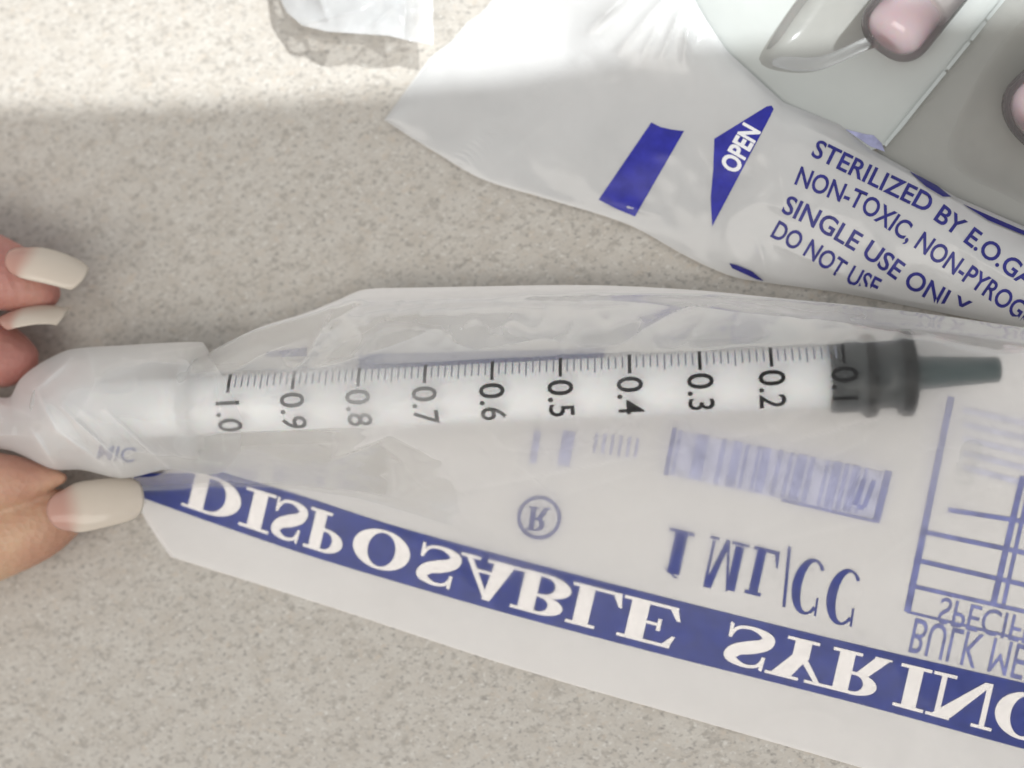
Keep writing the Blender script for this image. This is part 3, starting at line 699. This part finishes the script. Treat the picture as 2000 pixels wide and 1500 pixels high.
# edge ribs where the two packs meet
vs, fs = [], []
def bar(p0, p1, wd, z0, z1, V, F):
    p0, p1 = Vector(p0), Vector(p1); d = (p1-p0).normalized(); nn = Vector((-d.y, d.x))*wd/2; i = len(V)
    for p in (p0, p1):
        V += [P(*(p+nn), z0), P(*(p-nn), z0), P(*(p-nn), z1), P(*(p+nn), z1)]
    F += [(i, i+1, i+5, i+4), (i+1, i+2, i+6, i+5), (i+2, i+3, i+7, i+6), (i+3, i, i+4, i+7), (i, i+3, i+2, i+1), (i+4, i+5, i+6, i+7)]
bar((1728, 284), (1846, 140), 7, .19, .27, vs, fs); bar((1850, 135), (1893, 82), 7, .19, .27, vs, fs); bar((1897, 78), (1925, 42), 7, .19, .27, vs, fs); bar((1928, 38), (2070, -136), 7, .19, .27, vs, fs)
mk('edge_rib', vs, fs, M['blister'], pk, smooth=False)
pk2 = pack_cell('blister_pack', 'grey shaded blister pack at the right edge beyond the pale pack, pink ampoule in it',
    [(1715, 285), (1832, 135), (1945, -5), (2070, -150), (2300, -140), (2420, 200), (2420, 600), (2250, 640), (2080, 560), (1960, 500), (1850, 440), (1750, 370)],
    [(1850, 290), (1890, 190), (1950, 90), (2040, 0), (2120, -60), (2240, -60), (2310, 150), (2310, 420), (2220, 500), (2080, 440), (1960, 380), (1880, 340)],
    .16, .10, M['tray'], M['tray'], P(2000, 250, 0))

def ampoule(name, label, tip, direction, rad, z, fill, group):
    """round-ended glass ampoule lying along 'direction' (photo), tip = rounded end"""
    o0 = P(*tip, z); o1 = P(tip[0]+direction[0]*100, tip[1]+direction[1]*100, z); ax = (o1-o0).normalized()
    up = Vector((0, 0, 1)); sd = ax.cross(up).normalized(); up = sd.cross(ax)
    root = thing(name, o0 - up*rad, label, 'ampoule', group)
    def lath(nm, prof, m):
        vs, fs = [], []; seg = 40
        for s, r in prof:
            for k in range(seg):
                a = 2*math.pi*k/seg; vs.append(o0 + ax*s + (up*math.cos(a)+sd*math.sin(a))*r)
        for i in range(len(prof)-1):
            for k in range(seg): fs.append((i*seg+k, i*seg+(k+1) % seg, (i+1)*seg+(k+1) % seg, (i+1)*seg+k))
        fs.append(list(range(seg))[::-1]); fs.append([(len(prof)-1)*seg+k for k in range(seg)])
        return mk(nm, vs, fs, m, root)
    cr = rad*.62
    def pr(r, off, L_): 
        k_ = cr*r/rad
        return [(off, max(.001, r-k_)*.5)] + [(off + k_*(1-math.cos(t*math.pi/2/6)), r-k_+k_*math.sin(t*math.pi/2/6)) for t in range(0, 7)] + [(L_, r)]
    lath('glass_body', pr(rad, 0, 3.2), M['glass'])
    lath('liquid', pr(rad*.80, rad*.16, fill), M['pink'])
    lath('label_band', [(fill+.02, rad*.90), (fill+.05, rad*.93), (3.0, rad*.93)], M['cap'])
    return root
ampoule('ampoule', 'round-ended glass ampoule of pink liquid in the open grey blister cell', (1722, 92), D1, .32, .36, .46, 'ampoules of pink liquid in blister packs')
ampoule('ampoule', 'pink glass ampoule cut off by the right edge of the picture', (2000, 262), Vector((200, -180)).normalized(), .40, .46, .42, 'ampoules of pink liquid in blister packs')

# ================================================================== SMALL CLEAR PACKET at the top
PT = [(540, -60), (548, 0), (560, 24), (590, 50), (640, 62), (700, 66), (760, 70), (800, 80), (846, 88)]
def packet(a, b):
    x = lerp(541, 846, a); y = lerp(poly(PT, x), -160, b)
    z = .30 + .10*math.sin(math.pi*a) + .10*b + wob(x, y, .02, .06, 31) + ridges([(590, 45, 700, 20, .05, 9), (720, 60, 780, 0, .05, 8), (640, 40, 620, -20, .05, 9), (790, 75, 792, -40, .05, 7)], x, y)
    return P(x, y, z)
pkt = thing('plastic_packet', P(700, 0, 0), 'small clear crumpled plastic packet at the top edge casting a grey shadow', 'packet')
mk('film', *grid(packet, 80, 60), M['clear'], pkt)
def packet_b(a, b):
    x = lerp(548, 790, a); y = lerp(poly(PT, x)-2, -160, b)
    return P(x, y, .06 + .20*sstep(.0, .4, b)*math.sin(math.pi*a) + .10*(1-b)*math.sin(math.pi*a) )
mk('under_film', *grid(packet_b, 40, 30), M['clear'], pkt)

# ================================================================== HAND
def tube(pts, seg=28, per=10):
    """pts: (px, py, z cm, radius px, flatten) -> verts, faces of a closed tapered finger"""
    c = []
    m = len(pts)
    for k in range((m-1)*per+1):
        t = k/per; i = min(int(t), m-2); f = t-i
        p0, p1, p2_, p3 = pts[max(i-1, 0)], pts[i], pts[i+1], pts[min(i+2, m-1)]
        c.append([0.5*(2*p1[j]+(p2_[j]-p0[j])*f+(2*p0[j]-5*p1[j]+4*p2_[j]-p3[j])*f*f+(3*p1[j]-p0[j]-3*p2_[j]+p3[j])*f**3) for j in range(4)])
    C = [P(q_[0], q_[1], q_[2]) for q_ in c]; rr = [max(.5, q_[3])*CPP for q_ in c]
    vs, fs = [], []
    for i, p in enumerate(C):
        d = (C[min(i+1, len(C)-1)]-C[max(i-1, 0)]).normalized(); sd = d.cross(Vector((0, 0, 1))).normalized(); up = sd.cross(d)
        for k in range(seg):
            a = 2*math.pi*k/seg; vs.append(p + (sd*math.cos(a)+up*math.sin(a))*rr[i])
    n = len(C)
    for i in range(n-1):
        for k in range(seg): fs.append((i*seg+k, i*seg+(k+1) % seg, (i+1)*seg+(k+1) % seg, (i+1)*seg+k))
    fs.append(list(range(seg))[::-1]); fs.append([(n-1)*seg+k for k in range(seg)])
    return vs, fs
FING = {
 'index':  [(-900, 640, 1.0, 190), (-620, 500, 1.0, 110), (-330, 470, .80, 92), (-120, 500, .66, 86), (0, 536, .60, 76), (60, 560, .56, 56), (96, 575, .55, 34), (112, 580, .55, 14)],
 'middle': [(-900, 720, .9, 190), (-620, 640, .80, 110), (-330, 640, .62, 92), (-120, 670, .52, 84), (0, 694, .48, 70), (40, 698, .47, 50), (64, 698, .47, 26), (72, 698, .47, 8)],
 'ring':   [(-900, 900, .9, 190), (-560, 1000, .85, 110), (-280, 985, .75, 92), (-100, 952, .70, 78), (20, 940, .66, 56), (80, 936, .64, 32), (120, 934, .63, 14), (132, 934, .63, 6)],
 'thumb':  [(-900, 1050, .9, 200), (-560, 1190, .65, 125), (-280, 1130, .50, 105), (-80, 1075, .44, 92), (60, 1030, .42, 76), (130, 1000, .42, 52), (170, 985, .42, 28), (184, 980, .42, 10)],
 'little': [(-900, 980, .7, 170), (-620, 900, .45, 100), (-380, 850, .38, 80), (-240, 830, .36, 60), (-190, 825, .36, 30), (-180, 824, .36, 10)],
 'palm':   [(-1700, 860, 1.4, 260), (-1400, 850, 1.2, 300), (-1100, 840, 1.05, 330), (-900, 830, 1.0, 290), (-760, 820, .95, 160), (-720, 820, .95, 60)],
}
vs, fs = [], []
for nm, pts in FING.items():
    v_, f_ = tube(pts); n = len(vs); vs += v_; fs += [tuple(i+n for i in f) for f in f_]
hb = P(-1100, 840, 0)
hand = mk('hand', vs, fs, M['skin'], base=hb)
rm = hand.modifiers.new('join', 'REMESH'); rm.mode = 'VOXEL'; rm.voxel_size = .028*S; rm.use_smooth_shade = True
sm = hand.modifiers.new('smooth', 'SMOOTH'); sm.factor = .5; sm.iterations = 8
dg = bpy.context.evaluated_depsgraph_get(); me = bpy.data.meshes.new_from_object(hand.evaluated_get(dg)); hand.modifiers.clear(); hand.data = me
me.polygons.foreach_set('use_smooth', [True]*len(me.polygons))
if not me.materials: me.materials.append(M['skin'])
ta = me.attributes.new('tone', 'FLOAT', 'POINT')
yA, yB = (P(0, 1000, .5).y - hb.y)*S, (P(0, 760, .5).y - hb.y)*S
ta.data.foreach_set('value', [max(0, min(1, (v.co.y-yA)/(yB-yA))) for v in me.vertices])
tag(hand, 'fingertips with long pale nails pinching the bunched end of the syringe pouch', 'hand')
def nail(p0, p1, z0, z1, halfw, tilt, curve=.35, name='fingernail'):
    """shell from cuticle p0 to free edge p1 (photo positions, heights), tilted by 'tilt' degrees towards the top of the picture"""
    a, b = P(*p0, z0), P(*p1, z1); d = (b-a).normalized()
    nrm = (cdir*math.cos(R(tilt)) + yax*math.sin(R(tilt))); nrm = (nrm - d*nrm.dot(d)).normalized(); sd = d.cross(nrm)
    hw = halfw*CPP; L_ = (b-a).length
    def f(u, v):
        w_ = hw*(.72 + .28*math.sin(min(1, u*2.2)*math.pi/2))*(1-.16*u-.12*u**5)
        s = u*L_; q_ = 2*v-1
        s2 = s - .16*hw*q_*q_*(1 if u > .5 else 0)*((u-.5)*2)**3*3 + .5*hw*q_*q_*(1-sstep(0, .35, u))
        ang = q_*R(70)
        return a + d*s2 + sd*(math.sin(ang)/math.sin(R(70))*w_) + nrm*((math.cos(ang)-1)*w_*curve*1.9 + .05*math.sin(math.pi*u) - .10*u*u*hw*4*.25)
    o = mk(name, *grid(f, 26, 20), M['nail'], hand)
    ba = o.data.attributes.new('bed', 'FLOAT', 'POINT')       # pink nail bed, pale free edge
    ba.data.foreach_set('value', [1-sstep(.16, .42, i/26 + .10*(2*j/20-1)**2) for i in range(27) for j in range(21)])
    solid(o, .012)
    return o
nail((14, 497), (168, 536), .93, .86, 44, 35)
nail((0, 622), (132, 604), .74, .66, 44, 62)
nail((92, 1000), (280, 966), .81, .66, 54, 14)
